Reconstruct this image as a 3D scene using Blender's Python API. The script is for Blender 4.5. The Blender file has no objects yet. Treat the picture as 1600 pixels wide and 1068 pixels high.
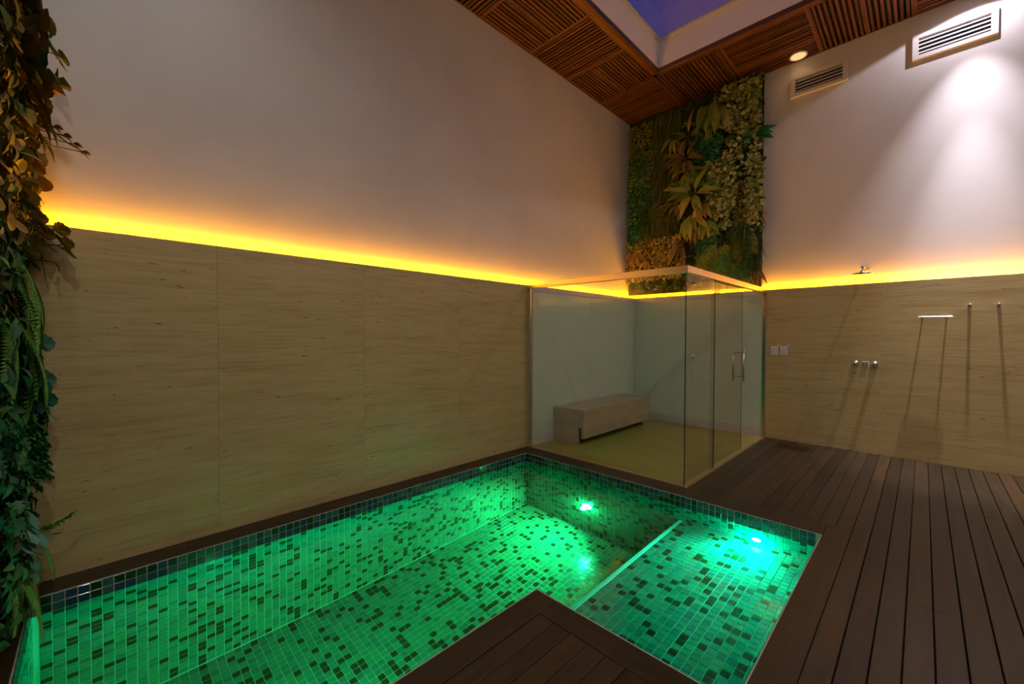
import bpy, bmesh, math, random
import numpy as np
from mathutils import Vector, Matrix
random.seed(7)
rng = np.random.default_rng(7)
S = bpy.context.scene
COL = S.collection
PI = math.pi

# ------------------------------------------------------------------ camera, world, lamps, exposure
CAM = Vector((3.456, -6.3644, 1.38))
FWD = Vector((-0.704426, 0.709548, -0.018030))
RGT = Vector((0.709637, 0.704565, 0.002027))
UPV = Vector((-0.014142, 0.011367, 0.999835))
cd = bpy.data.cameras.new('camera'); cd.sensor_width = 36; cd.lens = 647.0 * 36 / 1600
cd.clip_start = 0.02; cd.clip_end = 100
cam = bpy.data.objects.new('camera', cd); COL.objects.link(cam)
m = Matrix.Identity(4)
for i, v in enumerate((RGT, UPV, -FWD)):
    for j in range(3): m[j][i] = v[j]
m.translation = CAM
cam.matrix_world = m
S.camera = cam
S.view_settings.view_transform = 'Standard'; S.view_settings.look = 'None'
S.view_settings.exposure = 0.0; S.view_settings.gamma = 1.0; S.view_settings.use_curve_mapping = False
S.cycles.caustics_refractive = False
W = bpy.data.worlds.new('dusk_sky'); S.world = W; W.use_nodes = True
wt = W.node_tree; wt.nodes.clear()
wo = wt.nodes.new('ShaderNodeOutputWorld'); wb = wt.nodes.new('ShaderNodeBackground')
wb.inputs[1].default_value = 1.0
wc = wt.nodes.new('ShaderNodeTexCoord'); wsx = wt.nodes.new('ShaderNodeSeparateXYZ'); wr_ = wt.nodes.new('ShaderNodeValToRGB')
wt.links.new(wc.outputs['Generated'], wsx.inputs[0]); wm = wt.nodes.new('ShaderNodeMath'); wm.operation = 'MULTIPLY_ADD'; wm.inputs[1].default_value = .5; wm.inputs[2].default_value = .5
wt.links.new(wsx.outputs['X'], wm.inputs[0]); wt.links.new(wm.outputs[0], wr_.inputs[0])
wr_.color_ramp.elements[0].position = .300; wr_.color_ramp.elements[0].color = (0.028, 0.036, 0.165, 1)
wr_.color_ramp.elements[1].position = .345; wr_.color_ramp.elements[1].color = (0.085, 0.048, 0.130, 1)
wt.links.new(wr_.outputs[0], wb.inputs[0])
wt.links.new(wb.outputs[0], wo.inputs[0])

LED_COL, LED_STR = (1.0, 0.37, 0.0), 170.0
FILL_COL = (0.94, 0.95, 0.92)

def spot(loc, d, power, col, size=150, blend=.6, rad=.05):
    l = bpy.data.lights.new('lamp', 'SPOT'); l.energy = power; l.color = col
    l.spot_size = math.radians(size); l.spot_blend = blend; l.shadow_soft_size = rad
    o = bpy.data.objects.new('lamp', l); COL.objects.link(o); o.location = loc
    o.rotation_euler = Vector(d).to_track_quat('-Z', 'Y').to_euler(); return o
def point(loc, power, col, rad=.03):
    l = bpy.data.lights.new('lamp', 'POINT'); l.energy = power; l.color = col; l.shadow_soft_size = rad
    o = bpy.data.objects.new('lamp', l); COL.objects.link(o); o.location = loc; return o

# ceiling downlights: (x, y, power, colour, cone, blend)
DOWNLIGHTS = [
    (2.27, 0.03, .5, (1.0, .70, .35), 140, .5),
    (3.80, -0.19, 34, (0.98, .89, 1.0), 141, .10),
    (5.10, -2.2, 34, FILL_COL, 165, .8),  # from here on: out-of-view downlights added to fill the room with light
    (5.10, -4.6, 75, FILL_COL, 165, .8),
    (2.9, -6.45, 72, FILL_COL, 165, .8),
    (0.9, -6.40, 32, FILL_COL, 165, .8),
]
# pool lamps: (x, y, z, wall normal, aim, colour, point power, spot power)
LAMP_G, LAMP_C = (0.01, 1.0, 0.32), (0.0, 1.0, 0.62)
POOL_LAMPS = [
    (1.038, -2.830, -0.80, (0, -1, 0), (-0.50, -1.0, -.50), LAMP_G, 9, 260),
    (2.578, -2.830, -0.290, (0, -1, 0), (-0.15, -1, -.05), LAMP_C, 22, 260),
    (1.975, -5.55, -0.70, (-1, 0, 0), (-1, .1, -.25), LAMP_G, 4, 80),
]

# ------------------------------------------------------------------ helpers
def link(o, parent=None):
    COL.objects.link(o)
    if parent is not None: o.parent = parent
    return o
def tag(o, label=None, cat=None, group=None, kind=None):
    if label: o['label'] = label
    if cat: o['category'] = cat
    if group: o['group'] = group
    if kind: o['kind'] = kind
    return o
def empty(name, loc=(0, 0, 0), rz=0):
    o = bpy.data.objects.new(name, None); o.empty_display_size = .1
    COL.objects.link(o); o.location = loc; o.rotation_euler = (0, 0, rz); return o
class MB:
    def __init__(s): s.bm = bmesh.new()
    def box(s, x0, x1, y0, y1, z0, z1, bev=0, mi=0):
        r = bmesh.ops.create_cube(s.bm, size=1)
        vs = r['verts']
        for v in vs:
            v.co = Vector(((x0 + x1) / 2 + v.co.x * (x1 - x0), (y0 + y1) / 2 + v.co.y * (y1 - y0), (z0 + z1) / 2 + v.co.z * (z1 - z0)))
        fs = set(f for v in vs for f in v.link_faces)
        for f in fs: f.material_index = mi
        if bev:
            es = list(set(e for v in vs for e in v.link_edges))
            bmesh.ops.bevel(s.bm, geom=es, offset=bev, segments=1, affect='EDGES', profile=.5)
        return s
    def cyl(s, a, b, r, r2=None, seg=16, mi=0, caps=True):
        a, b = Vector(a), Vector(b); d = b - a
        M = Matrix.Translation((a + b) / 2) @ d.to_track_quat('Z', 'Y').to_matrix().to_4x4()
        n0 = len(s.bm.faces)
        bmesh.ops.create_cone(s.bm, cap_ends=caps, segments=seg, radius1=r, radius2=r if r2 is None else r2, depth=d.length, matrix=M)
        s.bm.faces.ensure_lookup_table()
        for f in s.bm.faces[n0:]:
            f.material_index = mi
            if len(f.verts) == 4: f.smooth = True
        return s
    def lathe(s, c, axis, prof, seg=24):
        c = Vector(c); q = Vector(axis).to_track_quat('Z', 'Y').to_matrix(); rings = []
        for r, h in prof:
            rings.append([s.bm.verts.new(c + q @ Vector((r * math.cos(2 * PI * k / seg), r * math.sin(2 * PI * k / seg), h))) for k in range(seg)] if r > 1e-6 else [s.bm.verts.new(c + q @ Vector((0, 0, h)))])
        for A, B in zip(rings, rings[1:]):
            for k in range(seg):
                k2 = (k + 1) % seg
                if len(A) == 1 and len(B) == 1: continue
                if len(A) == 1: f = s.bm.faces.new((A[0], B[k2], B[k]))
                elif len(B) == 1: f = s.bm.faces.new((A[k], A[k2], B[0]))
                else: f = s.bm.faces.new((A[k], A[k2], B[k2], B[k]))
                f.smooth = True
        return s
    def tube(s, pts, r0, r1=None, seg=5):
        pts = [Vector(p) for p in pts]; r1 = r0 if r1 is None else r1; prev = None
        for i, p in enumerate(pts):
            d = (pts[min(i + 1, len(pts) - 1)] - pts[max(i - 1, 0)]).normalized()
            q = d.to_track_quat('Z', 'Y').to_matrix(); r = r0 + (r1 - r0) * i / (len(pts) - 1)
            ring = [s.bm.verts.new(p + q @ Vector((r * math.cos(2 * PI * k / seg), r * math.sin(2 * PI * k / seg), 0))) for k in range(seg)]
            if prev:
                for k in range(seg):
                    f = s.bm.faces.new((prev[k], prev[(k + 1) % seg], ring[(k + 1) % seg], ring[k])); f.smooth = True
            prev = ring
        return s
    def mesh(s, name, mats):
        bmesh.ops.recalc_face_normals(s.bm, faces=s.bm.faces)
        me = bpy.data.meshes.new(name); s.bm.to_mesh(me); s.bm.free()
        for mt in (mats if isinstance(mats, (list, tuple)) else [mats]): me.materials.append(mt)
        return me
    def build(s, name, mats, parent=None):
        return link(bpy.data.objects.new(name, s.mesh(name, mats)), parent)
def box(name, mat, x0, x1, y0, y1, z0, z1, parent=None, bev=0):
    return MB().box(x0, x1, y0, y1, z0, z1, bev).build(name, mat, parent)

# ------------------------------------------------------------------ materials
def mat(name, base=(.5, .5, .5), rough=.5, metal=0.0, spec=.5, build=None, emit=None, estr=0, coat=0):
    m_ = bpy.data.materials.new(name); m_.use_nodes = True
    nt = m_.node_tree; P = nt.nodes['Principled BSDF']
    P.inputs['Base Color'].default_value = (*base, 1); P.inputs['Roughness'].default_value = rough
    P.inputs['Metallic'].default_value = metal; P.inputs['Specular IOR Level'].default_value = spec
    P.inputs['Coat Weight'].default_value = coat
    if emit:
        P.inputs['Emission Color'].default_value = (*emit, 1); P.inputs['Emission Strength'].default_value = estr
    if build: build(nt, P)
    return m_
def N(nt, t, **kw):
    n = nt.nodes.new(t)
    for k, v in kw.items():
        if k.startswith('i_'): n.inputs[int(k[2:]) if k[2:].isdigit() else k[2:]].default_value = v
        else: setattr(n, k, v)
    return n
def L(nt, a, b): nt.links.new(a, b)
def coords(nt, scale, rnd=True):
    tc = N(nt, 'ShaderNodeTexCoord'); mp = N(nt, 'ShaderNodeMapping'); mp.inputs['Scale'].default_value = scale
    L(nt, tc.outputs['Object'], mp.inputs['Vector'])
    if rnd:
        oi = N(nt, 'ShaderNodeObjectInfo'); mu = N(nt, 'ShaderNodeMath', operation='MULTIPLY'); mu.inputs[1].default_value = 37
        L(nt, oi.outputs['Random'], mu.inputs[0]); cx = N(nt, 'ShaderNodeCombineXYZ')
        for k in range(3): L(nt, mu.outputs[0], cx.inputs[k])
        L(nt, cx.outputs[0], mp.inputs['Location'])
    return mp.outputs[0]
def noise(nt, vec, scale, detail=4, rough=.55):
    n = N(nt, 'ShaderNodeTexNoise'); n.inputs['Scale'].default_value = scale; n.inputs['Detail'].default_value = detail
    n.inputs['Roughness'].default_value = rough; L(nt, vec, n.inputs['Vector']); return n.outputs['Fac']
def ramp(nt, fac, stops, interp='LINEAR'):
    r = N(nt, 'ShaderNodeValToRGB'); r.color_ramp.interpolation = interp; e = r.color_ramp.elements
    while len(e) < len(stops): e.new(.5)
    for k, (p, c) in enumerate(stops):
        e[k].position = p; e[k].color = (*c, 1) if len(c) == 3 else c
    L(nt, fac, r.inputs['Fac']); return r.outputs['Color']
def mix(nt, a, b, fac, mode='MIX'):
    x = N(nt, 'ShaderNodeMix', data_type='RGBA', blend_type=mode)
    for s_, v in ((x.inputs[0], fac), (x.inputs[6], a), (x.inputs[7], b)):
        if hasattr(v, 'is_linked'): L(nt, v, s_)
        elif isinstance(v, (int, float)): s_.default_value = v
        else: s_.default_value = (*v, 1)
    return x.outputs[2]
def bump(nt, P, h, dist, strength=1):
    b = N(nt, 'ShaderNodeBump'); b.inputs['Distance'].default_value = dist; b.inputs['Strength'].default_value = strength
    L(nt, h, b.inputs['Height']); L(nt, b.outputs[0], P.inputs['Normal'])

def b_plaster(nt, P):
    v = coords(nt, (1, 1, 1), False)
    c = ramp(nt, noise(nt, v, 1.1, 3), [(.35, (.60, .585, .57)), (.65, (.66, .65, .63))])
    L(nt, c, P.inputs['Base Color']); bump(nt, P, noise(nt, v, 3.0, 5), .004, .5)
M_PLASTER = mat('white_plaster', (.63, .62, .60), .62, build=b_plaster)
M_WELL = mat('bright_white_paint', (.84, .82, .78), .6)
def b_trav(nt, P):
    v = coords(nt, (1.0, 1.0, 9.0)); v2 = coords(nt, (2.2, 2.2, 40.0)); v3 = coords(nt, (9, 9, 60))
    n1 = noise(nt, v, 1.3, 5, .6); n2 = noise(nt, v2, 1.6, 4, .6)
    c = ramp(nt, n1, [(.25, (.52, .375, .145)), (.42, (.60, .45, .190)), (.60, (.65, .51, .230)), (.78, (.59, .435, .170))])
    c = mix(nt, c, ramp(nt, n2, [(.30, (.66, .58, .48)), (.52, (1, 1, 1)), (.75, (1.0, .95, .86))]), .55, 'MULTIPLY')
    pit = ramp(nt, noise(nt, v3, 1.0, 3, .7), [(.30, (0, 0, 0)), (.345, (1, 1, 1))])
    msk = ramp(nt, noise(nt, coords(nt, (1.2, 1.2, 6)), 2.0, 2), [(.46, (1, 1, 1)), (.52, (0, 0, 0))])
    p2 = mix(nt, pit, (1, 1, 1), msk)
    c = mix(nt, (.07, .05, .03), c, p2)
    L(nt, c, P.inputs['Base Color'])
    add = N(nt, 'ShaderNodeMath', operation='ADD'); L(nt, p2, add.inputs[0]); L(nt, n2, add.inputs[1])
    bump(nt, P, add.outputs[0], .0015, .6)
M_TRAV = mat('travertine', (.5, .42, .3), .46, build=b_trav, spec=.5)
def b_wood(dark, light, sx):
    def f(nt, P):
        v = coords(nt, sx)
        oi = N(nt, 'ShaderNodeObjectInfo')
        c = ramp(nt, noise(nt, v, 2.0, 6, .6), [(.3, dark), (.7, light)])
        t = ramp(nt, oi.outputs['Random'], [(0, (.62, .60, .60)), (.5, (1, 1, 1)), (.85, (1.15, 1.05, .95)), (1, (1.6, 1.35, 1.1))])
        L(nt, mix(nt, c, t, 1.0, 'MULTIPLY'), P.inputs['Base Color'])
        bump(nt, P, noise(nt, v, 5.0, 4), .0015, .5)
    return f
M_DECK = mat('deck_wood', (.1, .06, .04), .42, build=b_wood((.034, .020, .007), (.064, .040, .015), (14, 1.2, 14)))
M_DECKX = mat('deck_wood_cross', (.1, .06, .04), .40, build=b_wood((.034, .019, .008), (.064, .038, .016), (1.2, 14, 14)))
M_SLATY = mat('slat_wood_long', (.3, .1, .03), .40, build=b_wood((.050, .018, .006), (.165, .064, .020), (20, 1.5, 20)))
M_SLATX = mat('slat_wood_cross', (.3, .1, .03), .40, build=b_wood((.050, .018, .006), (.165, .064, .020), (1.5, 20, 20)))
M_BLACK = mat('dark_void', (.012, .010, .009), .8)
M_DECKBASE = mat('deck_underside', (.01, .008, .007), .9)
M_VENT = mat('vent_white', (.68, .66, .64), .4)
M_VENTIN = mat('vent_dark', (.02, .02, .05), .6)
M_CHROME = mat('chrome', (.75, .74, .72), .16, metal=1)
M_STEEL = mat('brushed_steel', (.62, .60, .57), .3, metal=1)
M_SATIN = mat('champagne_metal', (.90, .70, .44), .26, metal=.85)
M_PLATE = mat('white_plastic', (.78, .75, .72), .35)
M_PLATE2 = mat('grey_plastic', (.42, .38, .34), .4)
M_BASEB = mat('white_baseboard', (.66, .62, .60), .35)
M_LACQ = mat('pale_green_lacquered_glass', (.66, .80, .62), .16, spec=.5)
M_LED = mat('amber_led', (1, .6, .1), .5, emit=LED_COL, estr=LED_STR)
def b_floorstone(nt, P):
    v = coords(nt, (1, 2.2, 1), False)
    c = ramp(nt, noise(nt, v, 2.2, 6, .6), [(.3, (.33, .25, .04)), (.55, (.42, .33, .06)), (.75, (.38, .28, .045))])
    L(nt, c, P.inputs['Base Color'])
M_SHFLOOR = mat('polished_limestone', (.38, .30, .14), .30, build=b_floorstone)
def b_bench(nt, P):
    v = coords(nt, (1, 1, 3), False)
    c = ramp(nt, noise(nt, v, 3, 5), [(.3, (.44, .35, .22)), (.7, (.56, .47, .32))]); L(nt, c, P.inputs['Base Color'])
M_BENCH = mat('bench_stone', (.5, .42, .28), .38, build=b_bench)
def tilem(n, c, r=.13): return mat(n, c, r, spec=.6)
M_TILES = [tilem('teal_glass_tile', (.04, .185, .135)), tilem('green_glass_tile', (.045, .205, .12)), tilem('sea_green_glass_tile', (.03, .145, .115)),
           tilem('dark_green_glass_tile', (.006, .028, .006), .2), tilem('blue_glass_tile', (.012, .060, .105))]
M_GROUT = mat('grout', (.50, .52, .38), .7)
M_NOSING = mat('pale_nosing', (.50, .60, .45), .4)
def glassmat(name, tint, ior=1.5, boost=1.0):
    m_ = bpy.data.materials.new(name); m_.use_nodes = True; nt = m_.node_tree; nt.nodes.clear()
    out = N(nt, 'ShaderNodeOutputMaterial'); mx = N(nt, 'ShaderNodeMixShader'); tr = N(nt, 'ShaderNodeBsdfTransparent'); gl = N(nt, 'ShaderNodeBsdfGlossy')
    tr.inputs[0].default_value = (*tint, 1); gl.inputs['Roughness'].default_value = 0.0
    fr = N(nt, 'ShaderNodeFresnel'); fr.inputs[0].default_value = ior
    ge = N(nt, 'ShaderNodeNewGeometry'); inv = N(nt, 'ShaderNodeMath', operation='SUBTRACT'); inv.inputs[0].default_value = 1
    L(nt, ge.outputs['Backfacing'], inv.inputs[1]); mu = N(nt, 'ShaderNodeMath', operation='MULTIPLY', use_clamp=True)
    L(nt, fr.outputs[0], mu.inputs[0]); L(nt, inv.outputs[0], mu.inputs[1])
    m2 = N(nt, 'ShaderNodeMath', operation='MULTIPLY', use_clamp=True); m2.inputs[1].default_value = boost; L(nt, mu.outputs[0], m2.inputs[0])
    L(nt, m2.outputs[0], mx.inputs[0]); L(nt, tr.outputs[0], mx.inputs[1]); L(nt, gl.outputs[0], mx.inputs[2]); L(nt, mx.outputs[0], out.inputs[0])
    return m_
M_GLASS = glassmat('clear_green_tint_glass', (.965, .985, .965), boost=1.5)
M_SKYGLASS = glassmat('skylight_glass', (.93, .93, .97))
M_GLEDGE = mat('glass_edge', (.01, .07, .04), .2, spec=.6)
def watermat():
    m_ = bpy.data.materials.new('pool_water'); m_.use_nodes = True; nt = m_.node_tree; nt.nodes.clear()
    out = N(nt, 'ShaderNodeOutputMaterial'); g = N(nt, 'ShaderNodeBsdfGlass'); g.inputs['IOR'].default_value = 1.333; g.inputs['Roughness'].default_value = 0
    L(nt, g.outputs[0], out.inputs[0]); return m_
M_WATER = watermat()
def emis(name, c, s): return mat(name, c, .4, emit=c, estr=s)
def leafm(name, stops, rough=.42):
    def f(nt, P):
        ge = N(nt, 'ShaderNodeNewGeometry'); oi = N(nt, 'ShaderNodeObjectInfo')
        ad = N(nt, 'ShaderNodeMath', operation='ADD'); L(nt, ge.outputs['Random Per Island'], ad.inputs[0]); L(nt, oi.outputs['Random'], ad.inputs[1])
        fr = N(nt, 'ShaderNodeMath', operation='FRACT'); L(nt, ad.outputs[0], fr.inputs[0])
        L(nt, ramp(nt, fr.outputs[0], stops), P.inputs['Base Color'])
    return mat(name, stops[0][1], rough, build=f)
M_LF = {
 'olive': leafm('olive_leaf', [(0, (.10, .17, .015)), (.5, (.19, .25, .02)), (1, (.32, .31, .03))]),
 'bronze': leafm('bronze_leaf', [(0, (.09, .07, .012)), (.5, (.16, .14, .02)), (1, (.24, .13, .03))]),
 'dark': leafm('dark_green_leaf', [(0, (.010, .036, .005)), (.6, (.030, .080, .012)), (1, (.07, .12, .014))]),
 'deep': leafm('deep_green_leaf', [(0, (.012, .075, .02)), (.6, (.025, .17, .05)), (1, (.06, .27, .09))]),
 'fern': leafm('fern_leaf', [(0, (.04, .16, .018)), (.6, (.08, .25, .03)), (1, (.13, .27, .03))]),
 'moss': leafm('moss_leaf', [(0, (.14, .15, .010)), (.5, (.25, .24, .018)), (1, (.34, .30, .03))], .6),
 'pale': leafm('pale_round_leaf', [(0, (.06, .11, .015)), (.3, (.17, .25, .04)), (.6, (.32, .39, .09)), (.85, (.50, .56, .26)), (1, (.52, .42, .06))]),
 'gold': leafm('golden_leaf', [(0, (.16, .08, .01)), (.3, (.34, .19, .02)), (.55, (.46, .34, .04)), (.8, (.12, .18, .02)), (1, (.52, .42, .12))]),
 'teal_lit': leafm('pool_lit_teal_leaf', [(0, (.05, .25, .17)), (.5, (.12, .42, .30)), (1, (.30, .55, .42))]),  # colour brightened in place of green pool light on the near garden
 'fern_lit': leafm('pool_lit_fern_leaf', [(0, (.06, .30, .03)), (.6, (.11, .42, .05)), (1, (.20, .45, .05))]),  # lighter copy of the fern, with the pool's green light in its colour
 'grass': leafm('grass_blade', [(0, (.03, .045, .006)), (.5, (.07, .10, .010)), (1, (.13, .14, .016))], .6),
}
M_STEM = mat('plant_stem', (.10, .08, .02), .6)
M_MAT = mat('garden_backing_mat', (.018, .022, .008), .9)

# ------------------------------------------------------------------ dimensions
HT, HC, RC = 1.986, 4.961, 0.158          # stone height, ceiling, cove depth
SY, SX = -2.616, 1.940                    # shower front (y) and side (x)
KX, PFY, PRX, PXX, PYY, PNY = 0.189, -2.836, 2.973, 1.981, -4.685, -6.614   # pool outline
WZ, DZ, HZ, SHX = -0.097, -1.345, -0.385, 1.99
XR, YN = 5.6, -6.86                       # far right wall, wall beside camera
LIP = .006

# ------------------------------------------------------------------ setting: walls
wl = box('wall_left', M_PLASTER, -.36, -RC, YN - .2, .36, -.1, 5.9); tag(wl, kind='structure')
wk = box('wall_back', M_PLASTER, -RC, XR + .2, RC, .36, -.1, 5.9); tag(wk, kind='structure')
wr = box('wall_right', M_PLASTER, XR, XR + .2, YN - .2, RC, -.1, 5.9); tag(wr, kind='structure')
wf = box('wall_front', M_PLASTER, -RC, XR, YN - .2, YN, -.1, 5.9); tag(wf, kind='structure')
box('backing', M_PLASTER, -RC, -.022, YN, RC, -.1, HT - .02, wl)
box('backing', M_PLASTER, -.022, XR, .022, RC, -.1, HT - .02, wk)
# travertine panels
for a, b in ((-3.666, SY), (-4.711, -3.666), (-5.766, -4.711), (YN, -5.766)):
    box('stone_panel', M_TRAV, -.022, 0, a + .0004, b - .0004, 0, HT, wl, .0008)
    box('coping', M_TRAV, -RC + .03, -.022, a, b, HT - .02, HT, wl)
for a, b in ((SX + .012, 3.112), (3.112, 4.27), (4.27, 5.43), (5.43, XR)):
    box('stone_panel', M_TRAV, a + .0004, b - .0004, 0, .022, 0, HT, wk, .0008)
    box('coping', M_TRAV, a, b, .022, RC - .03, HT - .02, HT, wk)
# left of the shower front: narrow stone return
box('stone_return', M_BENCH, -.022, .05, SY - .001, SY + .05, 0, HT, wl, .002)
# shower lining
for a, b in ((SY + .05, -1.30), (-1.297, .0)):
    box('lacquered_panel', M_LACQ, -.022, .030, a, b, .13, HT - .07, wl, .001)
for a, b in ((.032, .98), (.983, SX - .02)):
    box('lacquered_panel', M_LACQ, a, b, .0, .022, .13, HT - .07, wk, .001)
tag(box('baseboard_left', M_BASEB, -.022, .038, SY + .05, 0, 0, .13, bev=.003), kind='structure')
tag(box('baseboard_back', M_BASEB, .038, SX - .02, -.008, .022, 0, .13, bev=.003), kind='structure')
tag(box('trim_1', M_BASEB, -.022, .036, SY + .05, 0, HT - .07, HT, bev=.003), kind='structure')
tag(box('trim_2', M_BASEB, .036, SX - .02, -.006, .022, HT - .07, HT, bev=.003), kind='structure')
box('coping', M_TRAV, -RC + .03, -.022, SY, RC, HT - .02, HT, wl)
box('coping', M_TRAV, -.022, SX, .022, RC - .03, HT - .02, HT, wk)
# LED strips lying in the cove
def led(label, a, b, horizontal):
    t = empty('led_strip', ((a + b) / 2 if horizontal else -RC + .03, RC - .03 if horizontal else (a + b) / 2, HT))
    tag(t, label, 'light strip')
    Lh = (b - a) / 2; c = .012
    if horizontal:
        box('strip_tape', M_PLATE, -Lh, Lh, -c, c, 0, .003, t); box('diffuser', M_LED, -Lh, Lh, -c * .6, c * .6, .003, .008, t)
    else:
        box('strip_tape', M_PLATE, -c, c, -Lh, Lh, 0, .003, t); box('diffuser', M_LED, -c * .6, c * .6, -Lh, Lh, .003, .008, t)
led('glowing amber light strip on the ledge of the long pool-side stone wall', YN + .02, RC - .06, False)
led('glowing amber light strip on the ledge behind the shower head and towel hooks', -RC + .06, XR - .02, True)

# ------------------------------------------------------------------ floor: deck planks
fl = MB()
Z0, Z1 = -.10, -.032
fl.box(PRX + .02, XR, YN, SY, Z0, Z1).box(SX, XR, SY, .022, Z0, Z1).box(0, PRX + .02, PFY + .01, SY, Z0, Z1)
fl.box(0, KX - .02, YN, PFY, Z0, Z1).box(PXX + .02, PRX + .02, YN, PYY - .02, Z0, Z1).box(KX - .02, PXX + .02, YN, PNY - .02, Z0, Z1)
floor = fl.build('floor', M_DECKBASE); tag(floor, kind='structure')
PH = .097
def plank(x0, x1, y0, y1, m_):
    o = MB().box(-(x1 - x0) / 2, (x1 - x0) / 2, -(y1 - y0) / 2, (y1 - y0) / 2, -.031, 0, .0022).build('plank', m_, floor)
    o.location = ((x0 + x1) / 2, (y0 + y1) / 2, random.uniform(-.0008, 0)); return o
G = .0035
x = PRX + .147
k = 0
bx0 = PRX + LIP
plank(bx0, x - .001, YN, PFY + .003, M_DECK)                       # border right of pool
while x < XR - .02:
    x1 = min(x + PH, XR)
    js = sorted(random.sample([-.95, -1.6, -2.3, -3.4, -4.3, -5.1], 1))
    ys = [YN] + js + [-.002]
    for a, b in zip(ys, ys[1:]):
        plank(x + G / 2, x1 - G / 2, a + .001, b - .001, M_DECK)
    x += PH + .001; k += 1
# boards between the shower side and the border line
x = SX + .03
edges = list(np.linspace(SX + .03, PRX + .147, 13))
for a, b in zip(edges, edges[1:]):
    j = random.choice([-.8, -1.2, -1.7])
    plank(a + .001, b - .001, SY + .001, j - .001, M_DECK); plank(a + .001, b - .001, j + .001, -.002, M_DECK)
# kerbs round the pool
plank(PRX + LIP, PRX + .147 - .001, PFY + .004, SY, M_DECK)
for a, b in ((.003, 1.0), (1.003, 2.1), (2.103, PRX + .004)):
    plank(a, b, PFY + LIP, SY - .001, M_DECKX)
for a, b in ((YN, -5.2), (-5.197, -3.9), (-3.897, PFY + .004)):
    plank(.003, KX - LIP, a, b, M_DECK)
plank(PXX + LIP, PXX + LIP + .135, YN, PYY - LIP - .002, M_DECK)
plank(PXX + .143, PRX + .004, PYY - .142, PYY - LIP, M_DECKX)
nb = 9; ed = np.linspace(PXX + .145, PRX + .004, nb + 1)
for a, b in zip(ed, ed[1:]): plank(a + G / 2, b - G / 2, YN, PYY - .145, M_DECK)
plank(KX - LIP, PXX, YN + .0, PNY - LIP, M_DECKX)
# shower floor
tag(box('shower_floor', M_SHFLOOR, .038, SX + .018, SY - .012, -.008, -.03, .004, bev=.002), kind='structure')

# ------------------------------------------------------------------ pool
pool = empty('swimming_pool', (KX, PNY, 0))
tag(pool, 'L-shaped sunken pool lined with small green mosaic tiles and lit from inside', 'pool')
def P_(o):   # keep world position under the pool empty
    o.parent = pool; o.matrix_parent_inverse = Matrix.Translation((-KX, -PNY, 0)); return o
g = MB()
T = .12; ZT = -.0015
def wallbox(x0, x1, y0, y1, sx, sy):
    # lip at the top, body below; (sx,sy) points into the pool from the wall
    g.box(x0, x1, y0, y1, DZ - .1, -.033)
g.box(KX - T, KX, PNY - T, PFY + T, DZ - .1, -.033); g.box(KX - LIP, KX, PNY - LIP, PFY + LIP, -.033, ZT)
g.box(KX, PRX + T, PFY, PFY + T, DZ - .1, -.033); g.box(KX, PRX + LIP, PFY, PFY + LIP, -.033, ZT)
g.box(PRX, PRX + T, PYY - T, PFY, HZ - .1, -.033); g.box(PRX, PRX + LIP, PYY - LIP, PFY, -.033, ZT)
g.box(PXX, PXX + T, PNY - T, PYY, DZ - .1, -.033); g.box(PXX, PXX + LIP, PNY, PYY, -.033, ZT)
g.box(PXX + T, PRX, PYY - T, PYY, DZ - .1, -.033); g.box(PXX + LIP, PRX, PYY - LIP, PYY, -.033, ZT)
g.box(KX, PXX, PNY - T, PNY, DZ - .1, -.033); g.box(KX, PXX, PNY - LIP, PNY, -.033, ZT)
g.box(KX, PRX, PNY, PFY, DZ - .1, DZ)
g.box(SHX, PRX, PYY, PFY, DZ, HZ)
P_(g.build('grout_shell', M_GROUT))
P_(box('step_nosing', M_NOSING, SHX - .004, SHX + .024, PYY + .002, PFY - .002, HZ - .02, HZ + .005, bev=.002))

PT = .0475; HS = (PT - .0048) / 2; TH = .0035
def tile_mesh(mi):
    v = [(-HS, -HS, -.002), (HS, -HS, -.002), (HS, HS, -.002), (-HS, HS, -.002)]
    i = HS - .0016
    v += [(-HS, -HS, TH * .6), (HS, -HS, TH * .6), (HS, HS, TH * .6), (-HS, HS, TH * .6), (-i, -i, TH), (i, -i, TH), (i, i, TH), (-i, i, TH)]
    f = [(0, 1, 5, 4), (1, 2, 6, 5), (2, 3, 7, 6), (3, 0, 4, 7), (4, 5, 9, 8), (5, 6, 10, 9), (6, 7, 11, 10), (7, 4, 8, 11), (8, 9, 10, 11)]
    me = bpy.data.meshes.new('tile'); me.from_pydata(v, [], f); me.materials.append(M_TILES[mi]); return me, np.array(v), f
TM = [tile_mesh(k) for k in range(5)]
tiles = []   # (centre, U, V, N, material)
def face(o, U, V, Nn, nu, nv, blue_rows=0):
    o, U, V, Nn = map(Vector, (o, U, V, Nn))
    for i in range(nu):
        for j in range(nv):
            c = o + U * (PT * (i + .5)) + V * (PT * (j + .5))
            r = random.random()
            if j < blue_rows: mi = 4 if r < .42 else 3 if r < .72 else 2
            else: mi = 3 if r < .205 else 0 if r < .48 else 1 if r < .78 else 2
            tiles.append((c, U, V, Nn, mi))
LY = PFY - PNY
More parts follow.
